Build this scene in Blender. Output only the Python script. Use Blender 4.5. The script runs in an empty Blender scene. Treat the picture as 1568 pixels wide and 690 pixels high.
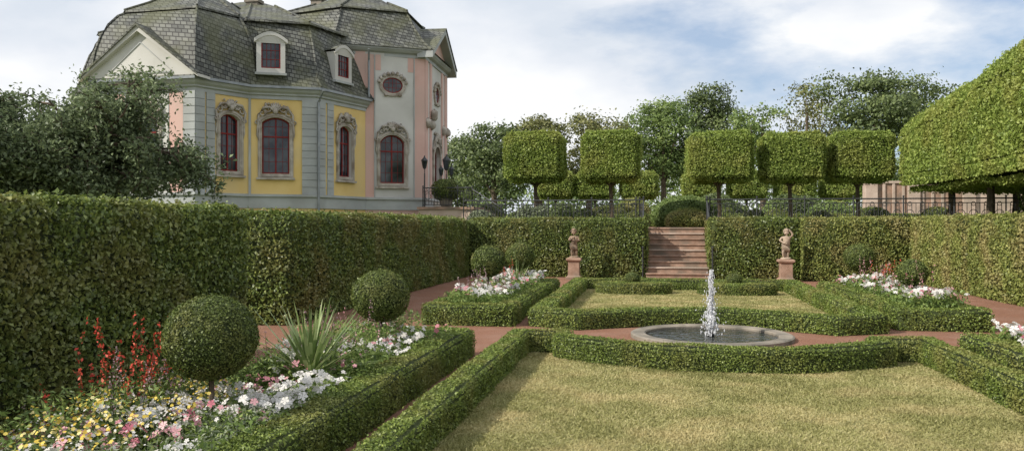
import bpy, bmesh, math, random
import numpy as np
from mathutils import Vector
rng=np.random.default_rng(7); random.seed(7)
X0=0.87; TZ=1.72
C=bpy.context.scene.collection

# ------------------------------------------------------------ materials
def newmat(name):
    m=bpy.data.materials.new(name); m.use_nodes=True
    nt=m.node_tree; nt.nodes.clear()
    out=nt.nodes.new('ShaderNodeOutputMaterial')
    return m,nt,out
def ramp(nt,stops):
    r=nt.nodes.new('ShaderNodeValToRGB'); e=r.color_ramp.elements
    while len(e)>1: e.remove(e[-1])
    e[0].position=stops[0][0]; e[0].color=(*stops[0][1],1)
    for p,c in stops[1:]:
        k=e.new(p); k.color=(*c,1)
    return r
def noisemat(name,c1,c2,scale=3,rough=.85,bump=.3,bscale=40,detail=6,metal=0,spec=.3,c3=None,scale3=.6):
    m,nt,out=newmat(name); L=nt.links
    tc=nt.nodes.new('ShaderNodeTexCoord')
    n=nt.nodes.new('ShaderNodeTexNoise'); n.inputs['Scale'].default_value=scale; n.inputs['Detail'].default_value=detail
    L.new(tc.outputs['Object'],n.inputs['Vector'])
    r=ramp(nt,[(.35,c1),(.65,c2)]); L.new(n.outputs['Fac'],r.inputs['Fac'])
    col=r.outputs['Color']
    if c3:
        n3=nt.nodes.new('ShaderNodeTexNoise'); n3.inputs['Scale'].default_value=scale3; n3.inputs['Detail'].default_value=5
        L.new(tc.outputs['Object'],n3.inputs['Vector'])
        r3=ramp(nt,[(.45,(0,0,0)),(.65,(1,1,1))]); L.new(n3.outputs['Fac'],r3.inputs['Fac'])
        mx=nt.nodes.new('ShaderNodeMix'); mx.data_type='RGBA'
        L.new(r3.outputs['Color'],mx.inputs['Factor']); L.new(col,mx.inputs[6]); mx.inputs[7].default_value=(*c3,1)
        col=mx.outputs[2]
    p=nt.nodes.new('ShaderNodeBsdfPrincipled'); p.inputs['Roughness'].default_value=rough; p.inputs['Metallic'].default_value=metal
    p.inputs['Specular IOR Level'].default_value=spec
    L.new(col,p.inputs['Base Color'])
    if bump>0:
        b=nt.nodes.new('ShaderNodeTexNoise'); b.inputs['Scale'].default_value=bscale; b.inputs['Detail'].default_value=4
        L.new(tc.outputs['Object'],b.inputs['Vector'])
        bp=nt.nodes.new('ShaderNodeBump'); bp.inputs['Strength'].default_value=bump; bp.inputs['Distance'].default_value=.02
        L.new(b.outputs['Fac'],bp.inputs['Height']); L.new(bp.outputs['Normal'],p.inputs['Normal'])
    L.new(p.outputs['BSDF'],out.inputs['Surface'])
    return m
def leafmat(name,dark,mid,light,trans=.3,rough=.5,patch=None,pscale=1.2,spec=.35,g=1.0):
    m,nt,out=newmat(name); L=nt.links
    dark,mid,light=[tuple(min(.9,c*g) for c in q) for q in (dark,mid,light)]
    if patch: patch=tuple(c*g for c in patch)
    a=nt.nodes.new('ShaderNodeAttribute'); a.attribute_name='rnd'
    r=ramp(nt,[(0,dark),(.55,mid),(1,light)]); L.new(a.outputs['Fac'],r.inputs['Fac'])
    col=r.outputs['Color']
    if patch:
        tc=nt.nodes.new('ShaderNodeTexCoord'); n=nt.nodes.new('ShaderNodeTexNoise'); n.inputs['Scale'].default_value=pscale; n.inputs['Detail'].default_value=4
        L.new(tc.outputs['Object'],n.inputs['Vector'])
        r2=ramp(nt,[(.46,(0,0,0)),(.66,(.85,.85,.85))]); L.new(n.outputs['Fac'],r2.inputs['Fac'])
        mx=nt.nodes.new('ShaderNodeMix'); mx.data_type='RGBA'
        L.new(r2.outputs['Color'],mx.inputs['Factor']); L.new(col,mx.inputs[6]); mx.inputs[7].default_value=(*patch,1)
        col=mx.outputs[2]
    p=nt.nodes.new('ShaderNodeBsdfPrincipled'); p.inputs['Roughness'].default_value=rough; p.inputs['Specular IOR Level'].default_value=spec
    t=nt.nodes.new('ShaderNodeBsdfTranslucent'); ms=nt.nodes.new('ShaderNodeMixShader'); ms.inputs[0].default_value=trans
    L.new(col,p.inputs['Base Color']); L.new(col,t.inputs['Color'])
    L.new(p.outputs['BSDF'],ms.inputs[1]); L.new(t.outputs['BSDF'],ms.inputs[2]); L.new(ms.outputs[0],out.inputs['Surface'])
    return m

M={}
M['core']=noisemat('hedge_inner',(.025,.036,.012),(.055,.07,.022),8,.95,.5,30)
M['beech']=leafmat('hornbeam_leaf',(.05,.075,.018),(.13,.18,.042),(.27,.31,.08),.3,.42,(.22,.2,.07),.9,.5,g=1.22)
M['beech_sun']=leafmat('hornbeam_leaf_sunlit_yellow',(.09,.12,.03),(.2,.23,.06),(.34,.35,.11),.3,.5,(.3,.26,.11),1.1,g=1.3)  # lit copy of the hornbeam leaf: sunlight painted in as lighter yellow
M['box']=leafmat('boxwood_leaf',(.055,.08,.018),(.14,.19,.04),(.25,.3,.075),.25,.45,(.2,.2,.06),1.5,g=1.3)
M['ball']=leafmat('ball_leaf',(.04,.06,.015),(.1,.135,.032),(.19,.23,.06),.2,.5,(.15,.155,.045),3,g=1.2)
M['linden']=leafmat('topiary_leaf',(.1,.14,.03),(.21,.28,.06),(.36,.42,.11),.4,.5,(.28,.3,.08),.8,g=1.3)
M['tree1']=leafmat('tree_leaf_dark',(.045,.065,.025),(.1,.135,.05),(.17,.21,.075),.25,.5,g=1.3)
M['tree2']=leafmat('tree_leaf_light',(.07,.11,.035),(.15,.21,.065),(.24,.3,.1),.35,.5,g=1.35)
M['tree3']=leafmat('tree_leaf_olive',(.08,.09,.035),(.16,.17,.06),(.25,.24,.1),.3,.5,g=1.3)
M['grey_leaf']=leafmat('grey_green_leaf',(.055,.075,.04),(.12,.155,.075),(.2,.25,.13),.3,.5,g=1.45)
M['bedleaf']=leafmat('bedding_leaf',(.06,.1,.025),(.15,.22,.055),(.27,.33,.1),.3,.5,g=1.2)
M['greyfol']=leafmat('silver_leaf',(.12,.15,.09),(.22,.26,.16),(.34,.38,.26),.25,.6)
M['white']=leafmat('white_petal',(.55,.53,.5),(.74,.72,.69),(.82,.8,.78),.25,.6)
M['pink']=leafmat('pink_petal',(.55,.16,.22),(.72,.35,.4),(.8,.55,.55),.25,.6)
M['red']=leafmat('red_petal',(.42,.04,.03),(.66,.08,.05),(.78,.2,.13),.25,.6)
M['yellow']=leafmat('yellow_petal',(.55,.38,.04),(.72,.56,.1),(.8,.75,.45),.2,.6)
M['mauve']=leafmat('mauve_petal',(.25,.14,.18),(.42,.27,.3),(.52,.38,.4),.25,.6)
M['yucca']=leafmat('yucca_leaf',(.12,.18,.06),(.24,.32,.12),(.42,.47,.24),.2,.4)
M['grass']=leafmat('grass_blade',(.18,.18,.062),(.32,.31,.125),(.48,.43,.23),.3,.6,(.46,.39,.2),1.1,g=1.15)
M['bark']=noisemat('bark',(.06,.045,.03),(.14,.11,.08),6,.9,.8,30)
M['lawn']=noisemat('lawn_soil',(.22,.22,.09),(.36,.32,.15),2.5,.95,.8,120,c3=(.3,.27,.12))
M['gravel']=noisemat('red_gravel',(.2,.095,.058),(.34,.175,.115),60,.95,.9,160,c3=(.3,.165,.115),scale3=1.5)
M['earth']=noisemat('earth',(.07,.05,.03),(.13,.1,.06),10,.95,.8,50)
M['meadow']=noisemat('meadow',(.07,.1,.03),(.14,.15,.05),.3,.95,.5,10)
M['sandstone']=noisemat('red_sandstone',(.27,.17,.12),(.39,.26,.195),5,.85,.4,50,c3=(.2,.155,.12),scale3=2)
M['pinkstone']=noisemat('pale_sandstone',(.4,.3,.24),(.53,.42,.35),2,.85,.4,50,c3=(.3,.25,.2))
M['stone']=noisemat('basin_stone',(.2,.175,.14),(.32,.28,.23),6,.8,.4,60,c3=(.13,.12,.1),scale3=3)
M['statue']=noisemat('weathered_statue_stone',(.22,.15,.1),(.42,.31,.22),7,.85,.5,50,c3=(.1,.08,.06),scale3=5)
M['statue2']=noisemat('pale_statue_stone',(.36,.27,.2),(.55,.44,.34),7,.85,.5,50,c3=(.25,.2,.15),scale3=5)
M['iron']=noisemat('wrought_iron',(.02,.022,.025),(.045,.047,.05),10,.5,.1,50,spec=.5)
M['wgrey']=noisemat('grey_stucco',(.35,.37,.37),(.42,.44,.435),1.2,.85,.15,60,c3=(.32,.33,.32),scale3=.7)
M['wyellow']=noisemat('yellow_stucco',(.66,.48,.18),(.74,.56,.24),1,.85,.15,60,c3=(.6,.46,.22),scale3=.5)
M['wpink']=noisemat('pink_stucco',(.58,.37,.32),(.64,.43,.38),1,.85,.15,60,c3=(.54,.38,.33),scale3=.5)
M['wwhite']=noisemat('white_stucco',(.54,.53,.5),(.62,.61,.58),1,.85,.15,60,c3=(.47,.46,.43),scale3=.5)
M['stucco']=noisemat('rocaille_stucco',(.34,.31,.27),(.52,.48,.42),6,.8,.6,25,c3=(.24,.2,.16),scale3=3)
M['redframe']=noisemat('red_window_frame',(.17,.02,.018),(.22,.03,.026),4,.6,.05,40,spec=.15)
M['zinc']=noisemat('zinc_pipe',(.2,.22,.23),(.28,.3,.31),3,.4,.05,40,metal=.5)
m,nt,out=newmat('window_glass'); p=nt.nodes.new('ShaderNodeBsdfPrincipled')
tc=nt.nodes.new('ShaderNodeTexCoord'); nn=nt.nodes.new('ShaderNodeTexNoise'); nn.inputs['Scale'].default_value=1.6; nt.links.new(tc.outputs['Object'],nn.inputs['Vector'])
rr=ramp(nt,[(.4,(.012,.016,.022)),(.62,(.06,.07,.08))]); nt.links.new(nn.outputs['Fac'],rr.inputs[0]); nt.links.new(rr.outputs[0],p.inputs['Base Color'])
p.inputs['Roughness'].default_value=.07; p.inputs['Specular IOR Level'].default_value=.5
nt.links.new(p.outputs[0],out.inputs[0]); M['glass']=m
m,nt,out=newmat('pool_water'); p=nt.nodes.new('ShaderNodeBsdfPrincipled')
p.inputs['Base Color'].default_value=(.015,.018,.014,1); p.inputs['Roughness'].default_value=.08; p.inputs['Specular IOR Level'].default_value=.3
b=nt.nodes.new('ShaderNodeTexNoise'); b.inputs['Scale'].default_value=14; bp=nt.nodes.new('ShaderNodeBump'); bp.inputs['Strength'].default_value=.8; bp.inputs['Distance'].default_value=.05
nt.links.new(b.outputs['Fac'],bp.inputs['Height']); nt.links.new(bp.outputs['Normal'],p.inputs['Normal'])
nt.links.new(p.outputs[0],out.inputs[0]); M['water']=m
m,nt,out=newmat('water_spray'); p=nt.nodes.new('ShaderNodeBsdfPrincipled')
p.inputs['Base Color'].default_value=(.85,.87,.9,1); p.inputs['Roughness'].default_value=.15
t=nt.nodes.new('ShaderNodeBsdfTranslucent'); t.inputs[0].default_value=(.9,.9,.92,1); ms=nt.nodes.new('ShaderNodeMixShader'); ms.inputs[0].default_value=.5
nt.links.new(p.outputs[0],ms.inputs[1]); nt.links.new(t.outputs[0],ms.inputs[2]); nt.links.new(ms.outputs[0],out.inputs[0]); M['spray']=m
def slate():
    m,nt,out=newmat('slate_roof'); L=nt.links; N=nt.nodes
    tc=N.new('ShaderNodeTexCoord'); s=N.new('ShaderNodeSeparateXYZ'); L.new(tc.outputs['Object'],s.inputs[0])
    a=N.new('ShaderNodeMath'); a.operation='MULTIPLY_ADD'; a.inputs[1].default_value=.85; L.new(s.outputs[1],a.inputs[0]); L.new(s.outputs[0],a.inputs[2])
    z=N.new('ShaderNodeMath'); z.operation='MULTIPLY_ADD'; z.inputs[1].default_value=.14; L.new(a.outputs[0],z.inputs[0]); L.new(s.outputs[2],z.inputs[2])
    c=N.new('ShaderNodeCombineXYZ'); L.new(a.outputs[0],c.inputs[0]); L.new(z.outputs[0],c.inputs[1])
    br=N.new('ShaderNodeTexBrick'); br.inputs['Scale'].default_value=1; br.inputs['Brick Width'].default_value=.27; br.inputs['Row Height'].default_value=.19
    br.inputs['Mortar Size'].default_value=.02; br.inputs['Mortar Smooth'].default_value=.4
    br.inputs['Color1'].default_value=(.065,.07,.064,1); br.inputs['Color2'].default_value=(.165,.17,.152,1); br.inputs['Mortar'].default_value=(.018,.018,.018,1)
    L.new(c.outputs[0],br.inputs['Vector'])
    n=N.new('ShaderNodeTexNoise'); n.inputs['Scale'].default_value=.8; n.inputs['Detail'].default_value=7; L.new(tc.outputs['Object'],n.inputs['Vector'])
    r=ramp(nt,[(.42,(0,0,0)),(.62,(.65,.65,.65))]); L.new(n.outputs['Fac'],r.inputs[0])
    mx=N.new('ShaderNodeMix'); mx.data_type='RGBA'; L.new(r.outputs[0],mx.inputs['Factor']); L.new(br.outputs['Color'],mx.inputs[6]); mx.inputs[7].default_value=(.1,.105,.05,1)
    p=N.new('ShaderNodeBsdfPrincipled'); p.inputs['Roughness'].default_value=.6; p.inputs['Specular IOR Level'].default_value=.3; L.new(mx.outputs[2],p.inputs['Base Color'])
    bp=N.new('ShaderNodeBump'); bp.inputs['Strength'].default_value=.9; bp.inputs['Distance'].default_value=.05; bp.invert=True
    L.new(br.outputs['Fac'],bp.inputs['Height']); L.new(bp.outputs[0],p.inputs['Normal']); L.new(p.outputs[0],out.inputs[0])
    return m
M['slate']=slate()

# ------------------------------------------------------------ mesh tools
def empty(name,loc=(0,0,0)):
    e=bpy.data.objects.new(name,None); e.location=loc; C.objects.link(e); return e
def rawmesh(name,V,polys,mats,midx=None,rnd=None,parent=None,smooth=False):
    me=bpy.data.meshes.new(name)
    V=np.asarray(V,dtype=np.float32)
    nl=sum(p.size for p in polys); npol=sum(len(p) for p in polys)
    me.vertices.add(len(V)); me.vertices.foreach_set('co',V.ravel())
    me.loops.add(nl); me.polygons.add(npol)
    me.loops.foreach_set('vertex_index',np.concatenate([p.ravel() for p in polys]).astype(np.int32))
    st=[];o=0
    for p in polys:
        k=p.shape[1]; st.append(o+np.arange(len(p))*k); o+=p.size
    me.polygons.foreach_set('loop_start',np.concatenate(st).astype(np.int32))
    for mt in mats: me.materials.append(mt)
    if midx is not None: me.polygons.foreach_set('material_index',np.asarray(midx,dtype=np.int32))
    me.update(calc_edges=True)
    if rnd is not None:
        a=me.attributes.new('rnd','FLOAT','FACE'); a.data.foreach_set('value',np.asarray(rnd,dtype=np.float32))
    if smooth: me.polygons.foreach_set('use_smooth',np.ones(npol,dtype=bool))
    ob=bpy.data.objects.new(name,me); C.objects.link(ob)
    if parent: ob.parent=parent
    return ob
def nrm(a): return a/np.maximum(np.linalg.norm(a,axis=1,keepdims=True),1e-9)
def leaf_arrays(P,N,size,tilt=.6,asp=.6):
    n=len(P); Nn=nrm(N+tilt*rng.normal(size=(n,3)))
    t=nrm(np.cross(Nn,rng.normal(size=(n,3)))); b=np.cross(Nn,t)
    s=(size*rng.uniform(.65,1.35,n))[:,None]
    V=np.stack([P-t*s*.5,P+b*s*asp*.5+Nn*s*.12-t*s*.05,P+t*s*.5-Nn*s*.1,P-b*s*asp*.5+Nn*s*.12-t*s*.05],axis=1).reshape(-1,3)
    F=np.arange(4*n).reshape(-1,4)
    return V,F
def sines(P,f,seed=0):
    r=np.random.default_rng(seed); s=np.zeros(len(P))
    for k in range(5):
        d=r.normal(size=3); d/=np.linalg.norm(d); s+=np.sin(P@d*f*(1+.5*k)+r.uniform(0,6.28))/(1+.5*k)
    return s/2.5
def sample(V,T,dens):
    a=V[T[:,0]];b=V[T[:,1]];c=V[T[:,2]]
    cr=np.cross(b-a,c-a); ar=np.linalg.norm(cr,axis=1)*.5
    n=int(ar.sum()*dens); i=rng.choice(len(T),n,p=ar/ar.sum())
    u=rng.random(n);v=rng.random(n); f=u+v>1; u[f]=1-u[f]; v[f]=1-v[f]
    P=a[i]+(b[i]-a[i])*u[:,None]+(c[i]-a[i])*v[:,None]
    return P,nrm(cr)[i]
def foliage(name,V,T,dens,leaf,lm,disp=.03,tilt=.7,parent=None,freq=4,core='core',depth=.6,bright=0,sprig=.03):
    V=np.asarray(V,float);T=np.asarray(T,int)
    P,N=sample(V,T,dens)
    keep=~((N[:,2]<-.9)&(P[:,2]<.1)); P=P[keep];N=N[keep]
    d=(sines(P,freq,3)+.9)*disp+rng.uniform(-.1,1.1,len(P))*leaf*depth
    k=rng.random(len(P))<sprig; d[k]+=rng.random(k.sum())*leaf*1.2
    P=P+N*d[:,None]
    LV,LF=leaf_arrays(P,N,leaf,tilt)
    r=np.clip(rng.normal(.5,.24,len(LF))+sines(P,freq*.7,9)*.12+bright,0,1)
    allV=np.vstack([V,LV]); 
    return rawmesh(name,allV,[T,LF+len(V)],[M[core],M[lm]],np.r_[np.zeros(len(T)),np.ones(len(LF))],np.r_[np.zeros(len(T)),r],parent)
def bm_arrays(bm):
    bmesh.ops.triangulate(bm,faces=bm.faces[:])
    bm.verts.ensure_lookup_table(); bm.verts.index_update()
    V=np.array([v.co[:] for v in bm.verts]); T=np.array([[v.index for v in f.verts] for f in bm.faces]); bm.free(); return V,T
def box_arr(x0,x1,y0,y1,z0,z1,bev=.06,cuts=0):
    bm=bmesh.new(); bmesh.ops.create_cube(bm,size=1)
    for v in bm.verts: v.co=Vector(((x0+x1)/2+v.co.x*(x1-x0),(y0+y1)/2+v.co.y*(y1-y0),(z0+z1)/2+v.co.z*(z1-z0)))
    bmesh.ops.bevel(bm,geom=bm.edges[:],offset=bev,segments=2,affect='EDGES')
    bmesh.ops.recalc_face_normals(bm,faces=bm.faces[:])
    return bm_arrays(bm)
def ball_arr(c,r,sz=1,sub=3):
    bm=bmesh.new(); bmesh.ops.create_icosphere(bm,subdivisions=sub,radius=r)
    for v in bm.verts: v.co=Vector((c[0]+v.co.x,c[1]+v.co.y,c[2]+v.co.z*sz))
    return bm_arrays(bm)
def mitre(pts,closed):
    P=np.array([p[:2] for p in pts],float); n=len(P); out=[]
    for i in range(n):
        a=P[(i-1)%n] if (closed or i>0) else None; b=P[(i+1)%n] if (closed or i<n-1) else None
        d1=None if a is None else (P[i]-a)/np.linalg.norm(P[i]-a)
        d2=None if b is None else (b-P[i])/np.linalg.norm(b-P[i])
        if d1 is None: d1=d2
        if d2 is None: d2=d1
        n1=np.array([d1[1],-d1[0]]);n2=np.array([d2[1],-d2[0]]); m_=n1+n2; m_/=np.linalg.norm(m_)
        out.append(m_/max(.35,m_@n1))
    return P,np.array(out)
def sweep_arr(pts,prof,closed=False,caps=True):
    P,O=mitre(pts,closed); k=len(prof); V=[];F=[]
    for i in range(len(P)):
        for off,z in prof: V.append([P[i,0]+O[i,0]*off,P[i,1]+O[i,1]*off,z])
    n=len(P)
    for i in range(n if closed else n-1):
        j=(i+1)%n
        for a in range(k-1):
            F.append([i*k+a,j*k+a,j*k+a+1,i*k+a+1])
    T=[]
    for f in F: T+= [[f[0],f[1],f[2]],[f[0],f[2],f[3]]]
    if not closed and caps:
        for a in range(1,k-1):
            T.append([0,a,a+1]); T.append([(n-1)*k,(n-1)*k+a+1,(n-1)*k+a])
    return np.array(V),np.array(T)
def hedge(name,pts,w,h,dens,leaf,lm,closed=False,disp=.02,z0=0,**k):
    w=w-.03; h=h-.02
    prof=[(w/2,z0),(w/2,z0+h*.88),(w/2-w*.08,z0+h),(-w/2+w*.08,z0+h),(-w/2,z0+h*.88),(-w/2,z0)]
    V,T=sweep_arr(pts,prof,closed)
    return foliage(name,V,T,dens,leaf,lm,disp=disp,**k)

class MB:
    def __init__(s): s.V=[];s.F=[];s.m=[];s.mats=[]
    def mi(s,k):
        if k not in s.mats: s.mats.append(k)
        return s.mats.index(k)
    def add(s,V,F,k):
        o=len(s.V); s.V+= [tuple(v) for v in V]; i=s.mi(k)
        for f in F: s.F.append([o+a for a in f]); s.m.append(i)
    def box(s,x0,x1,y0,y1,z0,z1,k):
        s.add([(x0,y0,z0),(x1,y0,z0),(x1,y1,z0),(x0,y1,z0),(x0,y0,z1),(x1,y0,z1),(x1,y1,z1),(x0,y1,z1)],
              [(0,3,2,1),(4,5,6,7),(0,1,5,4),(1,2,6,5),(2,3,7,6),(3,0,4,7)],k)
    def fb(s,F,u0,u1,z0,z1,d0,d1,k):
        pts=[pt(F,u,z,d) for z in (z0,z1) for (u,d) in ((u0,d1),(u1,d1),(u1,d0),(u0,d0))]
        s.add(pts,[(0,3,2,1),(4,5,6,7),(0,1,5,4),(1,2,6,5),(2,3,7,6),(3,0,4,7)],k)
    def tube(s,pts,rad,k,n=6):
        pts=[Vector(p) for p in pts]; 
        if not hasattr(rad,'__len__'): rad=[rad]*len(pts)
        V=[];F=[]
        for i,p in enumerate(pts):
            d=(pts[min(i+1,len(pts)-1)]-pts[max(i-1,0)])
            if d.length<1e-6: d=Vector((0,0,1))
            d.normalize(); a=d.cross(Vector((0,0,1)) if abs(d.z)<.9 else Vector((1,0,0))).normalized(); b=d.cross(a)
            for j in range(n):
                t=2*math.pi*j/n; V.append(p+(a*math.cos(t)+b*math.sin(t))*rad[i])
        for i in range(len(pts)-1):
            for j in range(n): F.append((i*n+j,i*n+(j+1)%n,(i+1)*n+(j+1)%n,(i+1)*n+j))
        F.append(tuple(range(n))[::-1]); F.append(tuple(range((len(pts)-1)*n,len(pts)*n)))
        s.add(V,F,k)
    def rev(s,c,prof,k,n=24,sq=False):
        V=[];F=[]
        for r,z in prof:
            for j in range(n):
                t=2*math.pi*(j+.5)/n; V.append((c[0]+r*math.cos(t),c[1]+r*math.sin(t),c[2]+z))
        for i in range(len(prof)-1):
            for j in range(n): F.append((i*n+j,i*n+(j+1)%n,(i+1)*n+(j+1)%n,(i+1)*n+j))
        F.append(tuple(range(n))[::-1]); F.append(tuple(range((len(prof)-1)*n,len(prof)*n)))
        s.add(V,F,k)
    def blob(s,c,r,k,n=8,m=5,jit=.15):
        V=[];F=[]
        r=r if hasattr(r,'__len__') else (r,r,r)
        for i in range(m+1):
            ph=math.pi*i/m
            for j in range(n):
                t=2*math.pi*j/n; q=1+random.uniform(-jit,jit)
                V.append((c[0]+r[0]*q*math.sin(ph)*math.cos(t),c[1]+r[1]*q*math.sin(ph)*math.sin(t),c[2]+r[2]*q*math.cos(ph)))
        for i in range(m):
            for j in range(n): F.append((i*n+j,(i+1)*n+j,(i+1)*n+(j+1)%n,i*n+(j+1)%n))
        s.add(V,F,k)
    def done(s,name,parent=None,smooth=False,bevel=0):
        me=bpy.data.meshes.new(name); me.from_pydata(s.V,[],s.F)
        for k in s.mats: me.materials.append(M[k])
        me.polygons.foreach_set('material_index',s.m)
        if smooth: me.polygons.foreach_set('use_smooth',[True]*len(s.F))
        me.update(); ob=bpy.data.objects.new(name,me); C.objects.link(ob)
        if parent: ob.parent=parent
        if bevel:
            b=ob.modifiers.new('b','BEVEL'); b.width=bevel; b.segments=2; b.limit_method='ANGLE'
        return ob
def frame(p0,p1):
    d=Vector((p1[0]-p0[0],p1[1]-p0[1],0)); L=d.length; d.normalize(); return (Vector((p0[0],p0[1],0)),d,Vector((d.y,-d.x,0)),L)
def pt(F,u,z,d): v=F[0]+F[1]*u+F[2]*d; return (v.x,v.y,z)

# ------------------------------------------------------------ ground
def sheet(name,pts,z,mat):
    me=bpy.data.meshes.new(name); me.from_pydata([(x,y,z) for x,y in pts],[],[list(range(len(pts)))]); me.materials.append(M[mat])
    o=bpy.data.objects.new(name,me); C.objects.link(o); return o
sheet('ground',[(-900,-900),(900,-900),(900,900),(-900,900)],-.03,'meadow')
sheet('gravel_path',[(-7.6,-9),(9.4,-9),(9.4,30.2),(-7.6,30.2)],0,'gravel')
R1=3.15
def arcy(x): return 13.4-math.sqrt(max(.1,R1**2-(x-X0)**2))
arc=[(x,arcy(x)) for x in np.linspace(X0-2.05,X0+2.05,17)]
lp=[(X0-2.72,-4)]+[(X0-2.72,11.45),(X0-2.1,11.45)]+arc+[(X0+2.1,11.45),(X0+2.72,11.45),(X0+2.72,-4)]
sheet('lawn',lp,.006,'lawn')
arc2=[(X0+dx,14.95-.62*(dx/1.8)**2) for dx in np.linspace(-1.8,1.8,13)]
l2=[(X0-2.85,23.0),(X0-2.85,14.45),(X0-2.15,14.1)]+arc2+[(X0+2.15,14.1),(X0+2.85,14.45),(X0+2.85,23.0)]
sheet('lawn',l2,.006,'lawn')
def grass(name,n,xr,yr,ok,hgt):
    x=rng.uniform(*xr,n); y=yr[0]+(yr[1]-yr[0])*rng.random(n)**1.25
    k=ok(x,y); x=x[k];y=y[k]; n=len(x)
    a=rng.uniform(0,6.28,n); w=rng.uniform(.003,.006,n)*(1+y*.12); h=hgt*rng.uniform(.5,1.3,n)
    h=h*(1+.35*sines(np.c_[x,y,0*x],3,5))
    lx=rng.normal(0,.7,n)*h; ly=rng.normal(0,.7,n)*h
    A=np.c_[x-np.cos(a)*w,y-np.sin(a)*w,np.full(n,.004)];B=np.c_[x+np.cos(a)*w,y+np.sin(a)*w,np.full(n,.004)];D=np.c_[x+lx,y+ly,h]
    V=np.stack([A,B,D],1).reshape(-1,3); F=np.arange(3*n).reshape(-1,3)
    r=np.clip(rng.normal(.42,.22,n)+.22*sines(np.c_[x,y,0*x],2.2,8)+.18*sines(np.c_[x,y,0*x],7,18),0,1)
    rawmesh(name,V,[F],[M['grass']],None,r)
grass('grass',300000,(X0-2.6,X0+2.6),(3.2,11.3),lambda x,y:(y<13.4-np.sqrt(np.maximum(.1,R1**2-(x-X0)**2)))|((np.abs(x-X0)>2.1)),.026)
grass('grass',110000,(X0-2.7,X0+2.7),(14.2,23),lambda x,y:(y>14.95-.62*((x-X0)/1.8)**2),.028)

# ------------------------------------------------------------ low box hedges
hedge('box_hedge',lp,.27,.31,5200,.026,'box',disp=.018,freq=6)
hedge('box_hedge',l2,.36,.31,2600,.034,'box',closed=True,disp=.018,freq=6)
def bed(name,xl,xr,y0,y1,dens,leaf):
    w=.36; h=.37
    pts=[(xl+w/2,y0+w/2),(xl+w/2,y1-w/2),(xr-w/2,y1-w/2),(xr-w/2,y0+w/2)]
    hedge(name,pts[::-1],w,h,dens,leaf,'box',closed=True,disp=.022,freq=5)
    sheet('soil',[(xl+.2,y0+.2),(xr-.2,y0+.2),(xr-.2,y1-.2),(xl+.2,y1-.2)],.05,'earth')
bed('box_hedge',X0-4.97,X0-3.3,2.2,11.0,5200,.026)
bed('box_hedge',X0-4.97,X0-3.3,14.2,21.6,2600,.034)
bed('box_hedge',X0+3.15,X0+4.97,2.2,11.6,3000,.03)
bed('box_hedge',X0+3.3,X0+4.8,14.8,21.6,2600,.034)
for cx in (X0-1.32,X0+1.32):
    pts=[(cx+.98*math.cos(t),21.7+.5*math.sin(t)) for t in np.linspace(0,2*math.pi,20,endpoint=False)]
    V=[];T=[]
    n=len(pts)
    for z,sc in ((0,1),(.24,1),(.28,.95)):
        V+=[(cx+(x-cx)*sc,21.7+(y-21.7)*sc,z) for x,y in pts]
    V.append((cx,21.7,.28))
    for r in range(2):
        for i in range(n):
            j=(i+1)%n; a,b,c_,d=r*n+i,r*n+j,(r+1)*n+j,(r+1)*n+i; T+=[[a,b,c_],[a,c_,d]]
    for i in range(n): T.append([2*n+i,2*n+(i+1)%n,3*n])
    foliage('box_hedge',V,T,2600,.034,'box',disp=.012)
    Vb,Tb=ball_arr((cx-.05,21.9,.38),.2,.8); foliage('box_ball_shrub',Vb,Tb,3000,.03,'ball',disp=.01)

# ------------------------------------------------------------ tall clipped hedges
HH=1.98
def wallhedge(x0,x1,y0,y1,dens,leaf,lm='beech',h=HH,z0=0,disp=.04,name='tall_clipped_hedge',freq=3):
    V,T=box_arr(x0,x1,y0,y1,z0,z0+h,.04)
    return foliage(name,V,T,dens,leaf,lm,disp=disp,freq=freq,tilt=.8,sprig=.07)
wallhedge(-6.9,-5.46,1.5,10.2,2300,.055,'beech')
wallhedge(-8.1,-6.42,13.7,28.0,1000,.065,'beech')
wallhedge(-6.4,-2.75,28.15,29.5,900,.065,'beech')
wallhedge(-2.65,-.2,27.9,29.5,900,.065,'beech')
wallhedge(1.97,4.85,27.9,29.5,900,.065,'beech')
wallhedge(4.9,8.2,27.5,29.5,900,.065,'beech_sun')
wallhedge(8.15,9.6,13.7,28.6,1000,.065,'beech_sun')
wallhedge(7.15,8.6,1.5,10.3,300,.09,'beech')

# ------------------------------------------------------------ ball topiary standards
def balltree(x,y,z,r,dens,leaf,name='box_ball_tree'):
    V,T=ball_arr((x,y,z),r-.02,.9,4)
    e=empty(name)
    foliage('crown',V,T,dens,leaf,'ball',disp=.014,freq=7,parent=e,tilt=.6,sprig=.06)
    b=MB(); b.tube([(x,y,0),(x+.01,y,.3),(x,y,z)],[.03,.022,.02],'bark',8); b.done('trunk',e)
balltree(-3.34,5.75,.94,.35,9000,.02)
balltree(-3.3,9.6,.93,.345,6000,.025)
balltree(-3.3,16.3,1.07,.34,3500,.034)
balltree(-3.28,20.3,1.03,.36,3500,.034)
balltree(5.0,20.9,1.02,.36,3500,.034)
balltree(5.05,17.0,.88,.28,3500,.034)

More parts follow.
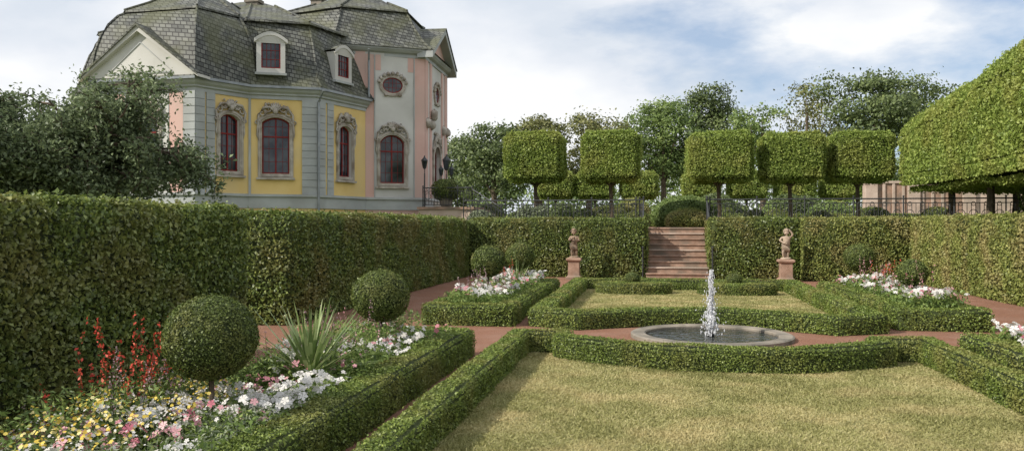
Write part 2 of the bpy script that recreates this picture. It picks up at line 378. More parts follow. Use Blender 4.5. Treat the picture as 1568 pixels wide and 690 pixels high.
# ------------------------------------------------------------ flowers
def flowers(name,P,size,mat,pet=5,up=.8,parent=None):
    n=len(P); N=nrm(np.c_[rng.normal(.15,.5,n),rng.normal(-.3,.5,n),np.full(n,up)])
    t=nrm(np.cross(N,rng.normal(size=(n,3)))); b=np.cross(N,t)
    s=size*rng.uniform(.6,1.3,n)
    V=[];off=rng.uniform(0,6.28,n)
    for k in range(pet):
        a=off+2*math.pi*k/pet
        def P_(an,r,hh): return P+((t*np.cos(an)[:,None]+b*np.sin(an)[:,None])*r[:,None]+N*(hh*s)[:,None])
        V.append(np.stack([P,P_(a-.5,s*.42,.12),P_(a,s*.55,.02),P_(a+.5,s*.42,.12)],1))
    V=np.stack(V,1).reshape(-1,3); F=np.arange(len(V)).reshape(-1,4)
    r=np.repeat(np.clip(rng.normal(.5,.3,n),0,1),pet)
    return rawmesh(name,V,[F],[M[mat]],None,r,parent)
def moundz(x,y,base=.38): return base+.10*sines(np.c_[x,y,0*x],3.0,21)+.04*sines(np.c_[x,y,0*x],9,25)
def greens(name,xr,yr,n,leaf,mat,hb=.38,parent=None,asp=.45):
    x=rng.uniform(*xr,n);y=rng.uniform(*yr,n); z=moundz(x,y,hb)*rng.uniform(.35,1.15,n)
    P=np.c_[x,y,z]; N=np.c_[rng.normal(0,.5,n),rng.normal(-.2,.5,n),np.ones(n)]
    V,F=leaf_arrays(P,nrm(N),leaf,.8,asp)
    return rawmesh(name,V,[F],[M[mat]],None,np.clip(rng.normal(.5,.25,n),0,1),parent)
def scatter(xr,yr,n,hb,clump=.0,seed=1):
    x=rng.uniform(*xr,n*4);y=rng.uniform(*yr,n*4)
    if clump: 
        k=sines(np.c_[x,y,0*x],6.5,seed)+rng.normal(0,.15,n*4)>clump; x=x[k];y=y[k]
    x=x[:n];y=y[:n]
    return np.c_[x,y,moundz(x,y,hb)*1.05+rng.uniform(-.05,.08,len(x))]
def spikes(name,xs,ys,h,mat,hl=.35,n=40,size=.022,branch=0):
    e=empty(name); b=MB(); PP=[];ST=[]
    for x,y in zip(xs,ys):
        H=h*random.uniform(.7,1.1); lx=random.uniform(-.14,.14);ly=random.uniform(-.14,.14)
        pts=[(x+lx*t*t,y+ly*t*t,H*t) for t in (0,.35,.7,1)]; b.tube(pts,[.004,.0035,.003,.0015],'bedleaf',4)
        t=1-hl*rng.random(n)**1.0; q=np.c_[x+lx*t*t,y+ly*t*t,H*t]+rng.normal(0,.014,(n,3))*(1.2-(t[:,None]-(1-hl))/hl*.8); PP.append(q)
        m_=18; t=rng.uniform(.1,.68,m_); ST.append(np.c_[x+lx*t*t,y+ly*t*t,H*t]+rng.normal(0,.04,(m_,3)))
    P=np.vstack(PP); V,F=leaf_arrays(P,nrm(rng.normal(size=P.shape)),size,.4,.6)
    rawmesh('blossom',V,[F],[M[mat]],None,np.clip(rng.normal(.5,.25,len(F)),0,1),e)
    P=np.vstack(ST); V,F=leaf_arrays(P,nrm(rng.normal(size=P.shape)+[0,0,.8]),.06,.4,.4)
    rawmesh('foliage',V,[F],[M['bedleaf']],None,np.clip(rng.normal(.5,.25,len(F)),0,1),e)
    b.done('stems',e)
bx=(X0-4.7,X0-3.55)
U=random.uniform
greens('bedding_foliage',bx,(2.5,10.7),24000,.05,'bedleaf')
greens('bedding_foliage',(X0-4.7,X0-3.9),(8.2,10.7),5000,.06,'bedleaf',.58,asp=.25)
greens('bedding_foliage',bx,(3.5,6.6),8000,.04,'greyfol',.42,asp=.3)
greens('bedding_foliage',(bx[0]-.3,bx[0]+.3),(3.5,7.5),6000,.05,'bedleaf',.55,asp=.3)
flowers('white_petunia',scatter(bx,(5.0,10.7),520,.43,.15,31),.066,'white')
flowers('white_petunia',scatter(bx,(3.6,5.6),90,.4,.2,33),.05,'white')
flowers('pink_petunia',scatter(bx,(4.2,10.6),220,.41,.25,35),.058,'pink')
flowers('yellow_daisies',scatter((bx[0]-.2,-3.2),(3.7,6.2),760,.48,.0,37),.024,'yellow',6)
flowers('yellow_daisies',scatter((bx[0]-.2,-3.0),(3.6,6.4),420,.46,.0,38),.02,'white',6)
spikes('red_salvia',[random.gauss(-3.9,.2) for _ in range(40)],[random.gauss(5.9,.4) for _ in range(40)],1.04,'red',.36,26,.027)
spikes('mauve_salvia',[random.gauss(-3.72,.1) for _ in range(12)],[random.gauss(5.35,.18) for _ in range(12)],.9,'mauve',.3,22,.02)
spikes('mauve_salvia',[random.gauss(-3.95,.14) for _ in range(20)],[random.gauss(4.6,.2) for _ in range(20)],.58,'mauve',.45,34,.018)
spikes('pink_gaura',[U(-3.8,-2.95) for _ in range(44)],[U(8.0,10.6) for _ in range(44)],.8,'pink',.3,12,.02)
spikes('mauve_salvia',[U(-3.8,-3.1) for _ in range(30)],[U(7.4,9.3) for _ in range(30)],.85,'mauve',.35,20,.02)
def yucca(x,y,z,L,n,name='yucca_plant'):
    V=[];F=[];R=[]
    for i in range(n):
        az=U(0,6.28); el=U(.3,1.5); l=L*U(.6,1.05); w=.019*L/.9; droop=U(.05,.5)
        o=len(V); S=6
        for k in range(S+1):
            t=k/S; r_=l*t*math.cos(el); h=l*t*math.sin(el)-droop*l*t*t*.4
            ww=w*(1-t**2.2)+.001; px=x+r_*math.cos(az); py=y+r_*math.sin(az)
            V.append((px-math.sin(az)*ww,py+math.cos(az)*ww,z+h)); V.append((px+math.sin(az)*ww,py-math.cos(az)*ww,z+h))
        for k in range(S): F.append((o+2*k,o+2*k+1,o+2*k+3,o+2*k+2)); R.append(random.random())
    rawmesh(name,V,[np.array(F)],[M['yucca']],None,R)
yucca(-3.3,7.5,.3,.95,110)
yucca(-3.0,18.2,.35,.8,50)
for (xa,xb,ya,yb,s) in ((X0-4.65,X0-3.58,14.5,21.2,41),(X0+3.58,X0+4.55,15.1,21.2,45),(X0+3.42,X0+4.65,8.0,11.3,47)):
    k=(yb-ya)/6.5
    greens('bedding_foliage',(xa,xb),(ya,yb),int(11000*k),.07,'bedleaf',.48)
    flowers('white_petunia',scatter((xa,xb),(ya,yb),int(380*k),.52,.1,s),.09,'white')
    flowers('pink_petunia',scatter((xa,xb),(ya,yb),int(150*k),.5,.1,s+1),.08,'pink')
spikes('red_salvia',[U(-3.7,-2.95) for _ in range(10)],[U(16.8,20) for _ in range(10)],1.05,'red',.3,18,.03)
spikes('pink_gaura',[U(-3.75,-3.1) for _ in range(26)],[U(15,19) for _ in range(26)],.95,'mauve',.35,20,.03)
spikes('red_salvia',[U(4.7,5.3) for _ in range(12)],[U(16.8,19.5) for _ in range(12)],1.1,'red',.25,14,.03)
spikes('pink_gaura',[U(4.6,5.3) for _ in range(34)],[U(16.2,19.8) for _ in range(34)],1.05,'pink',.3,16,.028)

# ------------------------------------------------------------ fountain
e=empty('fountain'); b=MB(); FC=(X0+.08,13.4,0)
b.rev(FC,[(1.04,.0),(1.04,.05),(1.06,.065),(1.25,.07),(1.28,.055),(1.28,.0)],'stone',64)
o=b.done('basin_rim',e)
me=o.data
bm=bmesh.new(); bm.from_mesh(me); bmesh.ops.delete(bm,geom=[f for f in bm.faces if len(f.verts)>10],context='FACES'); bm.to_mesh(me); bm.free()
b=MB(); b.rev(FC,[(1.05,.01),(1.05,.022)],'water',64); b.done('water',e)
b=MB()
b.rev((FC[0],FC[1],.02),[(.05,0),(.05,.04),(.02,.07)],'iron',12)
for i in range(70):
    t=random.random(); z=.06+t*.92; a=U(0,6.28); r_=.035*(1-t)+.01; l=U(.04,.13)
    p0=(FC[0]+r_*math.cos(a)+U(-.01,.01),FC[1]+r_*math.sin(a),z); p1=(p0[0]+U(-.014,.014),p0[1],z+l)
    b.tube([p0,((p0[0]+p1[0])/2+U(-.01,.01),p0[1],z+l/2),p1],[.006,U(.01,.024)*(1.35-.7*t),.005],'spray',6)
for i in range(1500):
    t=random.random()**.9; z=.03+t*1.05; sp=.026+.085*(1-t)**1.3
    if random.random()<.12: sp*=1.9
    a=U(0,6.28); r_=abs(random.gauss(0,sp*.7)); s=U(.003,.009)*(1.4-.6*t)
    b.blob((FC[0]+r_*math.cos(a),FC[1]+r_*math.sin(a),z),(s,s,s*U(1.2,3.5)),'spray',5,3)
b.done('water_jet',e,smooth=True)

# ------------------------------------------------------------ stairs, terrace
b=MB(); ns=9; rise=TZ/ns; run=.3; y0=27.75
for i in range(ns):
    z1=rise*(i+1)
    b.box(X0-1.04,X0+1.04,y0+i*run+.04,y0+(i+1)*run+.06,0 if i==0 else rise*i-.02,z1-.05,'sandstone')
    b.box(X0-1.06,X0+1.06,y0+i*run,y0+(i+1)*run+.02,z1-.048,z1,'pinkstone' if i%3==1 else 'sandstone')
b.box(X0-1.06,X0+1.06,y0+ns*run+.025,31.3,1.2,TZ+.006,'sandstone')
b.done('garden_stairs',bevel=.008)
b=MB()
b.box(-9.5,X0-1.07,29.55,420,-.02,TZ,'meadow'); b.box(X0+1.07,300,29.56,421,-.02,TZ-.001,'meadow'); b.box(X0-1.069,X0+1.069,31.32,419,-.02,TZ-.002,'gravel')
b.box(9.65,300,6,29.55,-.02,TZ-.003,'meadow')
b.done('terrace')
def railing(name,p0,p1,zb0,zb1,h=1.05,sc=True):
    b=MB(); a=Vector(p0);c=Vector(p1); L=(c-a).length; 
    def P(t,z): q=a.lerp(c,t); return (q.x,q.y,zb0+(zb1-zb0)*t+z)
    b.tube([P(0,h),P(1,h)],.028,'iron',6); b.tube([P(0,.1),P(1,.1)],.018,'iron',4); b.tube([P(0,h-.16),P(1,h-.16)],.015,'iron',4)
    n=max(2,int(L/.14))
    for i in range(n+1):
        t=i/n; big=(i%12==0) or i==n
        b.tube([P(t,0 if big else .1),P(t,h+(.06 if big else -.16))],.026 if big else .012,'iron',4)
        if big: b.blob(P(t,h+.08),.04,'iron',6,4,0)
    nr=max(1,int(L/.42)); d=(c-a).normalized(); d=Vector((d.x,d.y,0))
    for i in range(nr):
        t=(i+.5)/nr; q=Vector(P(t,.5))
        for rad,zc in ((.15,0),(.07,.36)):
            b.tube([q+d*math.cos(w)*rad+Vector((0,0,zc+math.sin(w)*rad)) for w in np.linspace(0,6.283,13)],.012,'iron',4)
    return b.done(name)
railing('iron_railing',(-7.3,31.2),(X0-1.3,31.2),TZ,TZ)
railing('iron_railing',(X0+1.3,31.2),(12.8,31.2),TZ,TZ)
railing('stair_handrail',(X0-1.15,27.8),(X0-1.15,30.6),0.0,TZ,.98)
railing('stair_handrail',(X0+1.15,27.8),(X0+1.15,30.6),0.0,TZ,.98)
for s in(-1,1): railing('iron_railing',(X0+s*1.15,30.6),(X0+s*1.3,31.2),TZ,TZ)

# ------------------------------------------------------------ statues
def skin(name,J,E,parent,mat,root=0,sub=1):
    bm=bmesh.new(); lay=bm.verts.layers.skin.verify(); vs=[]
    for (x,y,z,r) in J:
        v=bm.verts.new((x,y,z)); v[lay].radius=(r,r); vs.append(v)
    vs[root][lay].use_root=True
    for a_,c_ in E: bm.edges.new((vs[a_],vs[c_]))
    me=bpy.data.meshes.new(name); bm.to_mesh(me); bm.free(); me.materials.append(M[mat])
    ob=bpy.data.objects.new(name,me); C.objects.link(ob); ob.parent=parent
    ob.modifiers.new('s','SKIN').use_smooth_shade=True
    m_=ob.modifiers.new('ss','SUBSURF'); m_.levels=sub; m_.render_levels=sub
    return ob
def statue(x,y,pose,mat):
    e=empty('putto_statue',(x,y,0)); b=MB()
    def sq(prof): 
        V=[];F=[]
        for r,z in prof: V+=[(-r,-r,z),(r,-r,z),(r,r,z),(-r,r,z)]
        for i in range(len(prof)-1):
            for j in range(4): F.append((i*4+j,i*4+(j+1)%4,i*4+4+(j+1)%4,i*4+4+j))
        F.append((0,3,2,1)); k=len(V)-4; F.append((k,k+1,k+2,k+3)); b.add(V,F,'sandstone')
    sq([(.26,0),(.26,.08),(.22,.11),(.19,.14),(.185,.58),(.2,.61),(.25,.64),(.25,.70),(.2,.72)])
    b.done('pedestal',e,bevel=.006)
    z=.72
    if pose==0:
        J=[(0,0,z+.42,.085),(0,-.01,z+.53,.09),(0,0,z+.66,.088),(0,-.005,z+.75,.045),
           (-.06,-.01,z+.38,.07),(-.075,-.04,z+.2,.045),(-.07,.0,z+.05,.03),(-.075,-.09,z+.03,.026),
           (.065,.01,z+.38,.07),(.08,-.02,z+.2,.045),(.085,.05,z+.05,.03),(.1,-.03,z+.03,.026),
           (-.12,0,z+.69,.042),(-.17,-.06,z+.58,.036),(-.07,-.15,z+.62,.028),(-.03,-.16,z+.66,.026),
           (.12,0,z+.69,.042),(.17,-.05,z+.57,.036),(.08,-.15,z+.58,.028),(.03,-.17,z+.62,.026)]
    else:
        J=[(0,0,z+.42,.085),(.01,-.01,z+.53,.09),(.01,0,z+.66,.088),(.0,-.005,z+.75,.045),
           (-.06,-.01,z+.38,.07),(-.09,-.06,z+.21,.045),(-.06,.02,z+.06,.03),(-.07,-.06,z+.03,.026),
           (.065,.01,z+.38,.07),(.07,-.01,z+.2,.045),(.07,.03,z+.05,.03),(.08,-.06,z+.03,.026),
           (-.12,0,z+.69,.042),(-.19,-.05,z+.6,.036),(-.08,-.14,z+.52,.028),(-.02,-.15,z+.5,.026),
           (.12,0,z+.7,.042),(.21,-.04,z+.78,.036),(.14,-.05,z+.9,.028),(.09,-.06,z+.93,.026)]
    E=[(0,1),(1,2),(2,3),(0,4),(4,5),(5,6),(6,7),(0,8),(8,9),(9,10),(10,11),(2,12),(12,13),(13,14),(14,15),(2,16),(16,17),(17,18),(18,19)]
    skin('body',J,E,e,mat,0,2)
    b=MB()
    for hi,pi in ((15,14),(19,18)):
        h_=Vector(J[hi][:3]); d=(h_-Vector(J[pi][:3])).normalized(); sd=d.cross(Vector((0,-1,.2))).normalized()
        for f in range(4):
            l=(.035,.042,.04,.03)[f]; o_=h_+sd*(f-1.5)*.013; b.tube([o_,o_+d*l*.6,o_+d*l+Vector((0,.012,0))],[.0075,.007,.005],mat,6)
        b.tube([h_-d*.01+sd*.026,h_+d*.01+sd*.045],[.008,.006],mat,6)
    hc=Vector((-.01 if pose==0 else .015,-.02,z+.865))
    b.blob(hc,(.083,.09,.098),mat,16,12,0)
    b.blob(hc+Vector((0,-.09,-.01)),(.014,.02,.02),mat,6,5,0)
    for s in(-1,1):
        b.blob(hc+Vector((s*.035,-.075,-.03)),(.03,.022,.028),mat,8,6,0); b.blob(hc+Vector((s*.082,0,-.005)),(.012,.02,.028),mat,6,5,0)
        b.blob(hc+Vector((s*.03,-.08,.018)),(.014,.01,.009),mat,6,5,0)
    b.blob(hc+Vector((0,-.082,-.045)),(.022,.012,.008),mat,6,5,0); b.blob(hc+Vector((0,-.07,-.075)),(.024,.022,.02),mat,6,5,0)
    for i in range(60):
        a_=U(0,6.28); p_=U(0,1.5)
        v=Vector((math.sin(p_)*math.cos(a_)*.085,math.sin(p_)*math.sin(a_)*.09,math.cos(p_)*.1))
        if v.y<-.05 and v.z<.05: continue
        b.blob(hc+v,U(.018,.03),mat,6,5,.2)
    b.blob((0,-.04,z+.52),(.09,.07,.08),mat,10,8,0)
    b.tube([(.02,.09,z),(.03,.08,z+.2),(.02,.06,z+.42)],[.1,.07,.05],mat,9)
    for k in range(7):
        t=k/6; b.tube([(-.12+.03*k,-.06-.03*math.sin(t*3),z+.5-.1*t),(-.11+.035*k,-.08,z+.36-.06*t),(-.1+.035*k,-.05,z+.24)],[.02,.026,.016],mat,7)
    b.rev((0,0,z),[(.17,0),(.17,.03),(.14,.05),(.05,.06)],mat,12)
    if pose==0: b.blob((0,-.17,z+.68),(.045,.035,.05),mat,8,6,.2)
    b.done('head_and_drapery',e,smooth=True)
statue(X0-3.42,27.15,0,'statue'); statue(X0+3.38,27.05,1,'statue2')

# ------------------------------------------------------------ trees
def cubetree(x,y,w,h,z0,zb,dens,leaf,tr=.09,name='clipped_linden_tree'):
    e=empty(name)
    w=w-.12
    V,T=box_arr(x-w/2,x+w/2,y-w/2,y+w/2,zb,zb+h,.07)
    foliage('crown',V,T,dens,leaf,'linden',disp=.06,freq=3,parent=e,tilt=.9,depth=.8,sprig=.12)
    b=MB(); b.tube([(x,y,z0),(x+.03,y,z0+.6),(x-.02,y,zb-.25),(x,y,zb+.4)],[tr*1.3,tr,tr*.85,tr*.7],'bark',8)
    for k in range(6):
        a_=k*1.05; b.tube([(x,y,zb-.35),(x+.35*math.cos(a_),y+.35*math.sin(a_),zb),(x+.7*math.cos(a_),y+.7*math.sin(a_),zb+.3)],[.05,.035,.02],'bark',5)
    b.done('trunk',e)
for (x,y,w) in ((-4.78,33.7,2.25),(-1.65,34.0,2.25),(2.8,35.0,2.45),(5.75,35.5,2.3),(8.55,36.0,2.35)):
    cubetree(x,y,w,1.75,TZ,3.75,1100,.085)
for x in (-6.3,-3.7,-.8,3.3,6.3,9.4,12.4):
    cubetree(x,55+x*.15,2.3,1.45,TZ,3.75,450,.12,.08)
def tree(name,x,y,z0,H,R,mat,nl=9,nc=26,leaf=.3,per=60,trunk=.35,crown=.62,flat=1.0,seed=0,sp=.13):
    r=random.Random(seed); e=empty(name); b=MB()
    zc=z0+H*(1-crown)
    b.tube([(x,y,z0),(x+.1,y,z0+(zc-z0)*.6),(x,y,zc+H*.15),(x+.1,y,z0+H*.8)],[trunk,trunk*.8,trunk*.6,trunk*.2],'bark',8)
    P=[];N=[];B=[]
    for i in range(nl):
        a_=r.uniform(0,6.28); q=i/(nl-1); zz=zc+ (H*crown)*(.08+.8*q); rr=R*(.35+.65*math.sin(math.pi*(.18+.72*q)))*r.uniform(.35,.75)
        if i==nl-1: rr=0
        c_=np.array([x+rr*math.cos(a_),y+rr*math.sin(a_),zz]); lr=R*r.uniform(.38,.6)
        b.tube([(x,y,zc-.1*H+q*H*crown*.55),(x+(c_[0]-x)*.5,y+(c_[1]-y)*.5,(zc+zz)/2+.1),tuple(c_)],[trunk*.4,trunk*.25,trunk*.1],'bark',5)
        for j in range(nc):
            d=np.array([r.gauss(0,1),r.gauss(0,1),r.gauss(0,.8)+.15]); d/=np.linalg.norm(d)
            cc=c_+d*lr*r.uniform(.65,1.08)*np.array([1,1,.75*flat])
            if cc[2]>z0+H: cc[2]=z0+H-r.random()*.4
            s=R*sp*r.uniform(.6,1.4); n=int(per*r.uniform(.6,1.3))
            q_=rng.normal(size=(n,3))*np.array([s,s,s*.55*flat]); P.append(cc+q_); N.append(nrm(q_+d*s*.9+[0,0,s*.5])); B.append(np.full(n,r.gauss(0,.16)))
    P=np.vstack(P);N=np.vstack(N);B=np.concatenate(B)
    V,F=leaf_arrays(P,N,leaf,.5,.7)
    rawmesh('crown',V,[F],[M[mat]],None,np.clip(rng.normal(.45,.2,len(F))+B,0,1),e)
    b.done('trunk_and_limbs',e)
tree('broadleaf_tree',-14.4,73.6,TZ,9.0,4.0,'tree1',10,22,.26,50,seed=1)
tree('broadleaf_tree',-10.9,79,TZ,10.6,3.2,'tree3',9,20,.26,50,seed=2)
tree('broadleaf_tree',-6.3,82,TZ,11.2,3.8,'tree3',9,20,.26,50,seed=3)
tree('broadleaf_tree',1.2,86,TZ,12.7,4.6,'tree2',11,24,.28,60,seed=4)
tree('broadleaf_tree',6.4,90,TZ,15,4.0,'tree1',11,22,.28,56,seed=5)
tree('broadleaf_tree',10.8,83,TZ,11.6,3.4,'tree2',8,16,.28,40,seed=6)
tree('broadleaf_tree',14.6,81,TZ,13.6,3.4,'tree3',9,14,.26,30,seed=7,sp=.16)
tree('pine_tree',20.3,79,TZ,14.0,5.4,'tree1',13,22,.26,60,seed=8,crown=.5,flat=.6)
tree('broadleaf_tree',26,84,TZ,11.5,4,'tree1',9,20,.28,50,seed=9)
tree('broadleaf_tree',-20,85,0,11,5,'tree1',9,20,.28,50,seed=10)
P=[];N=[];B=[]
for i in range(480):
    x=rng.uniform(-40,60); y=rng.uniform(95,112); hh=6.5+1.8*math.sin(x*.23)+1.1*math.sin(x*.71+1); z=TZ+rng.random()**.6*hh
    n=65; q=rng.normal(size=(n,3))*[1.1,1.1,.7]; P.append(q+[x,y,z]); N.append(nrm(q+[0,-.6,.6])); B.append(np.full(n,rng.normal(0,.15)))
P=np.vstack(P);N=np.vstack(N);B=np.concatenate(B); V,F=leaf_arrays(P,N,.42,.5,.7)
rawmesh('distant_trees',V,[F],[M['tree2']],None,np.clip(rng.normal(.4,.2,len(F))+B,0,1))
# clipped tree mass at right
e=empty('clipped_tree_row')
bm=bmesh.new()
ys=[14,18,22,26,30,34.0]; tops=[7.7,7.35,7.0,6.6,6.2,5.95]; bots=[3.2,3.3,3.35,3.35,3.35,3.4]
rings=[]
for y,t,bt in zip(ys,tops,bots):
    prof=[(9.95,bt),(9.85,bt+.4),(9.85,t-.8),(10.1,t-.25),(10.7,t),(13.5,t+.1),(14.2,t-.6),(14.2,bt),(12,bt)]
    rings.append([bm.verts.new((px,y,pz)) for px,pz in prof])
for a_,c_ in zip(rings[:-1],rings[1:]):
    for i in range(9): bm.faces.new((a_[i],a_[(i+1)%9],c_[(i+1)%9],c_[i]))
bm.faces.new(rings[0][::-1]); bm.faces.new(rings[-1])
bmesh.ops.recalc_face_normals(bm,faces=bm.faces[:])
V,T=bm_arrays(bm)
foliage('crown',V,T,900,.1,'linden',disp=.14,freq=1.2,parent=e,tilt=.9,depth=1.3,sprig=.15)
b=MB()
for y in (15,18.5,22,25.5,29,32.5):
    for x in (11,13.2):
        b.tube([(x,y,TZ),(x+.05,y,2.6),(x,y,4)],[.17,.13,.11],'bark',8)
b.done('trunks',e)
V,T=box_arr(12.4,13.6,12,30,TZ,3.5,.1); foliage('clipped_hedge',V,T,300,.12,'beech',disp=.1)

def dome(x,y,r,h,mat='linden',dens=900,leaf=.07,name='rounded_shrub',z0=TZ):
    V,T=ball_arr((x,y,z0+h*.35),r,h*.65/r,3); V[:,2]=np.maximum(V[:,2],z0-.02)
    foliage(name,V,T,dens,leaf,mat,disp=.05,freq=4)
dome(1.55,38,1.45,1.35,'tree2',leaf=.09); dome(1.5,35.2,.9,.7,'beech_sun')
for x,y,r,h in ((-2.9,36,.55,.75),(-5.6,38,.7,.8),(4.5,37,.5,.7),(7.2,36.5,.45,.65),(9.6,37,.5,.75),(11.7,36,.6,.8),(6.0,41,.7,.8),(-.7,42,.6,.8),(3.6,41,.5,.9),(10.4,41,.8,.9),(-8,40,.7,1.1)):
    dome(x,y,r,h,'ball')
for y,xa,xb in ((39.5,-9,-.3),(39.8,2.9,14),(46,-9,14)):
    V,T=box_arr(xa,xb,y-.3,y+.3,TZ,TZ+.55+.012*(y-39),.08); foliage('box_hedge',V,T,700,.07,'box',disp=.03)
for i in range(9):
    dome(-7.0+U(0,4),32.6+U(0,1.6),U(.35,.6),U(.5,.95),'greyfol' if i%3==0 else 'tree1',700,.08,'lavender_shrub')
for i in range(16):
    dome(U(-3,12),U(46.5,52),U(.7,1.3),U(1.0,1.9),random.choice(['tree1','tree2','beech_sun']),300,.12)

# ------------------------------------------------------------ left foreground tree
def lefttree():
    e=empty('old_grey_leaved_tree'); b=MB(); r=random.Random(12); P=[];B=[]
    O=Vector((-12.4,14.2,2.5))
    def branch(p,d,l,rad,lev):
        pts=[Vector(p)];q=Vector(p);dd=Vector(d)
        for k in range(5):
            dd=(dd+Vector((r.gauss(0,.18),r.gauss(0,.18),r.gauss(0,.12)-.05*lev))).normalized(); q=q+dd*l/5; pts.append(q.copy())
        b.tube(pts,[rad*(1-.14*i) for i in range(6)],'bark',6 if lev<2 else 4)
        if lev<3:
            for k in range(5 if lev else 8):
                t=r.uniform(.35,1); i=min(4,int(t*5)); base=pts[i].lerp(pts[i+1],t*5-i)
                nd=(dd*.6+Vector((r.gauss(0,.7),r.gauss(0,.7),r.gauss(.0,.4)))).normalized()
                branch(base,nd,l*r.uniform(.42,.62),rad*.5,lev+1)
        if lev>=2:
            for i in range(1,6):
                n=10; pp=np.array(pts[i])+rng.normal(size=(n,3))*[.12,.12,.1]; P.append(pp); B.append(np.full(n,r.gauss(0,.18)))
    b.tube([(-12.7,14.4,0),(-12.6,14.3,1.2),O],[.28,.22,.18],'bark',10)
    for a_ in range(9):
        an=a_*.7+.2; branch(O,Vector((math.cos(an),math.sin(an),.55+.3*(a_%3))).normalized(),1.75,.1,0)
    branch(O,Vector((1,-.1,.3)).normalized(),2.3,.1,0)
    branch(O,Vector((1,.2,.05)).normalized(),2.5,.1,0)
    branch(O,Vector((.7,-.2,.9)).normalized(),1.9,.1,0)
    P=np.vstack(P);B=np.concatenate(B); N=nrm(rng.normal(size=P.shape)+[0,0,.8]); V,F=leaf_arrays(P,N,.09,.4,.5)
    rawmesh('leaves',V,[F],[M['grey_leaf']],None,np.clip(rng.normal(.45,.2,len(F))+B,0,1),e); b.done('trunk_and_branches',e)
lefttree()

# ------------------------------------------------------------ palace
H=empty('rococo_palace')
A=(-22.8,30.6);B_=(-18.3,30.3);Cc=(-17.17,32.56);E_=(-14.57,33.8);F_=(-13.55,37.2);G=(-11.03,38.7);Hh=(-11.2,43.7)
A2=(-23.9,32.9);E2=(-26.5,34.1);F2=(-27.5,37.5)
ZB0,ZB1,ZC=2.55,3.15,7.6
W=MB(); WN=MB(); OR=MB(); TR=MB()
def arch(uc,w,zs,zt,rise,n=10):
    zsp=zt-rise; R=((w/2)**2+rise**2)/(2*rise); zc=zt-R; a0=math.asin(min(1,(w/2)/R)); pts=[(uc-w/2,zs)]
    for i in range(n+1):
        a_=-a0+2*a0*i/n; pts.append((uc+R*math.sin(a_),zc+R*math.cos(a_)))
    pts.append((uc+w/2,zs)); return pts
def wallhole(F,u0,u1,z0,z1,O,k,dep=.22):
    ul=O[0][0];ur=O[-1][0];zs=O[0][1]
    def q(a,b2,c_,d): W.add([pt(F,*a,0),pt(F,*b2,0),pt(F,*c_,0),pt(F,*d,0)],[(0,1,2,3)],k)
    q((u0,z0),(ul,z0),(ul,z1),(u0,z1)); q((ur,z0),(u1,z0),(u1,z1),(ur,z1)); q((ul,z0),(ur,z0),(ur,zs),(ul,zs))
    for a,c_ in zip(O[1:-2],O[2:-1]): q(a,c_,(c_[0],z1),(a[0],z1))
    for a,c_ in zip(O,O[1:]+[O[0]]): W.add([pt(F,*a,0),pt(F,*c_,0),pt(F,*c_,-dep),pt(F,*a,-dep)],[(0,1,2,3)],'wwhite')
    WN.add([pt(F,*a,-dep+.02) for a in O[::-1]],[tuple(range(len(O)))],'glass')
def strip(T_,F,O,e1,e2,d,d0,k):
    us=[a[0] for a in O];zs=[a[1] for a in O]; cu=(min(us)+max(us))/2;cz=(min(zs)+max(zs))/2;hu=(max(us)-min(us))/2;hz=(max(zs)-min(zs))/2
    def o(a,e): return (cu+(a[0]-cu)*(hu+e)/hu,cz+(a[1]-cz)*(hz+e)/hz)
    I=[o(a,e1) for a in O];U_=[o(a,e2) for a in O]; n=len(O)
    for i in range(n):
        j=(i+1)%n
        T_.add([pt(F,*I[i],d),pt(F,*U_[i],d),pt(F,*U_[j],d),pt(F,*I[j],d)],[(0,1,2,3)],k)
        T_.add([pt(F,*U_[i],d),pt(F,*U_[i],d0),pt(F,*U_[j],d0),pt(F,*U_[j],d)],[(0,1,2,3)],k)
        T_.add([pt(F,*I[i],d),pt(F,*I[i],d0),pt(F,*I[j],d0),pt(F,*I[j],d)],[(3,2,1,0)],k)
def bars(F,O,nv,hz_,th=.05):
    us=[a[0] for a in O];zs=[a[1] for a in O];u0,u1=min(us),max(us);z0,z1=min(zs),max(zs)
    strip(WN,F,O,-.06,-.004,-.15,-.19,'redframe')
    for i in range(nv):
        u=u0+(u1-u0)*(i+1)/(nv+1); mid=(nv==1 or i==nv//2); t=th if mid else .014
        zt=z1-.02 if abs(u-(u0+u1)/2)<.05 else z1-.09
        WN.fb(F,u-t/2,u+t/2,z0+.05,zt,-.19,-.16 if mid else -.18,'redframe')
    for z,t in hz_: WN.fb(F,u0+.05,u1-.05,z-t/2,z+t/2,-.188,-.158 if t>.03 else -.178,'redframe')
def curl(F,u,z,s,flip,r=.05,turns=1.25,ph=0):
    pts=[];rad=[]
    for i in range(16):
        t=i/15; a_=ph+turns*2*math.pi*t; q=s*(1-.8*t)
        pts.append(pt(F,u+flip*q*math.cos(a_),z+q*math.sin(a_),.1)); rad.append(r*(1-.5*t))
    OR.tube(pts,rad,'stucco',6)
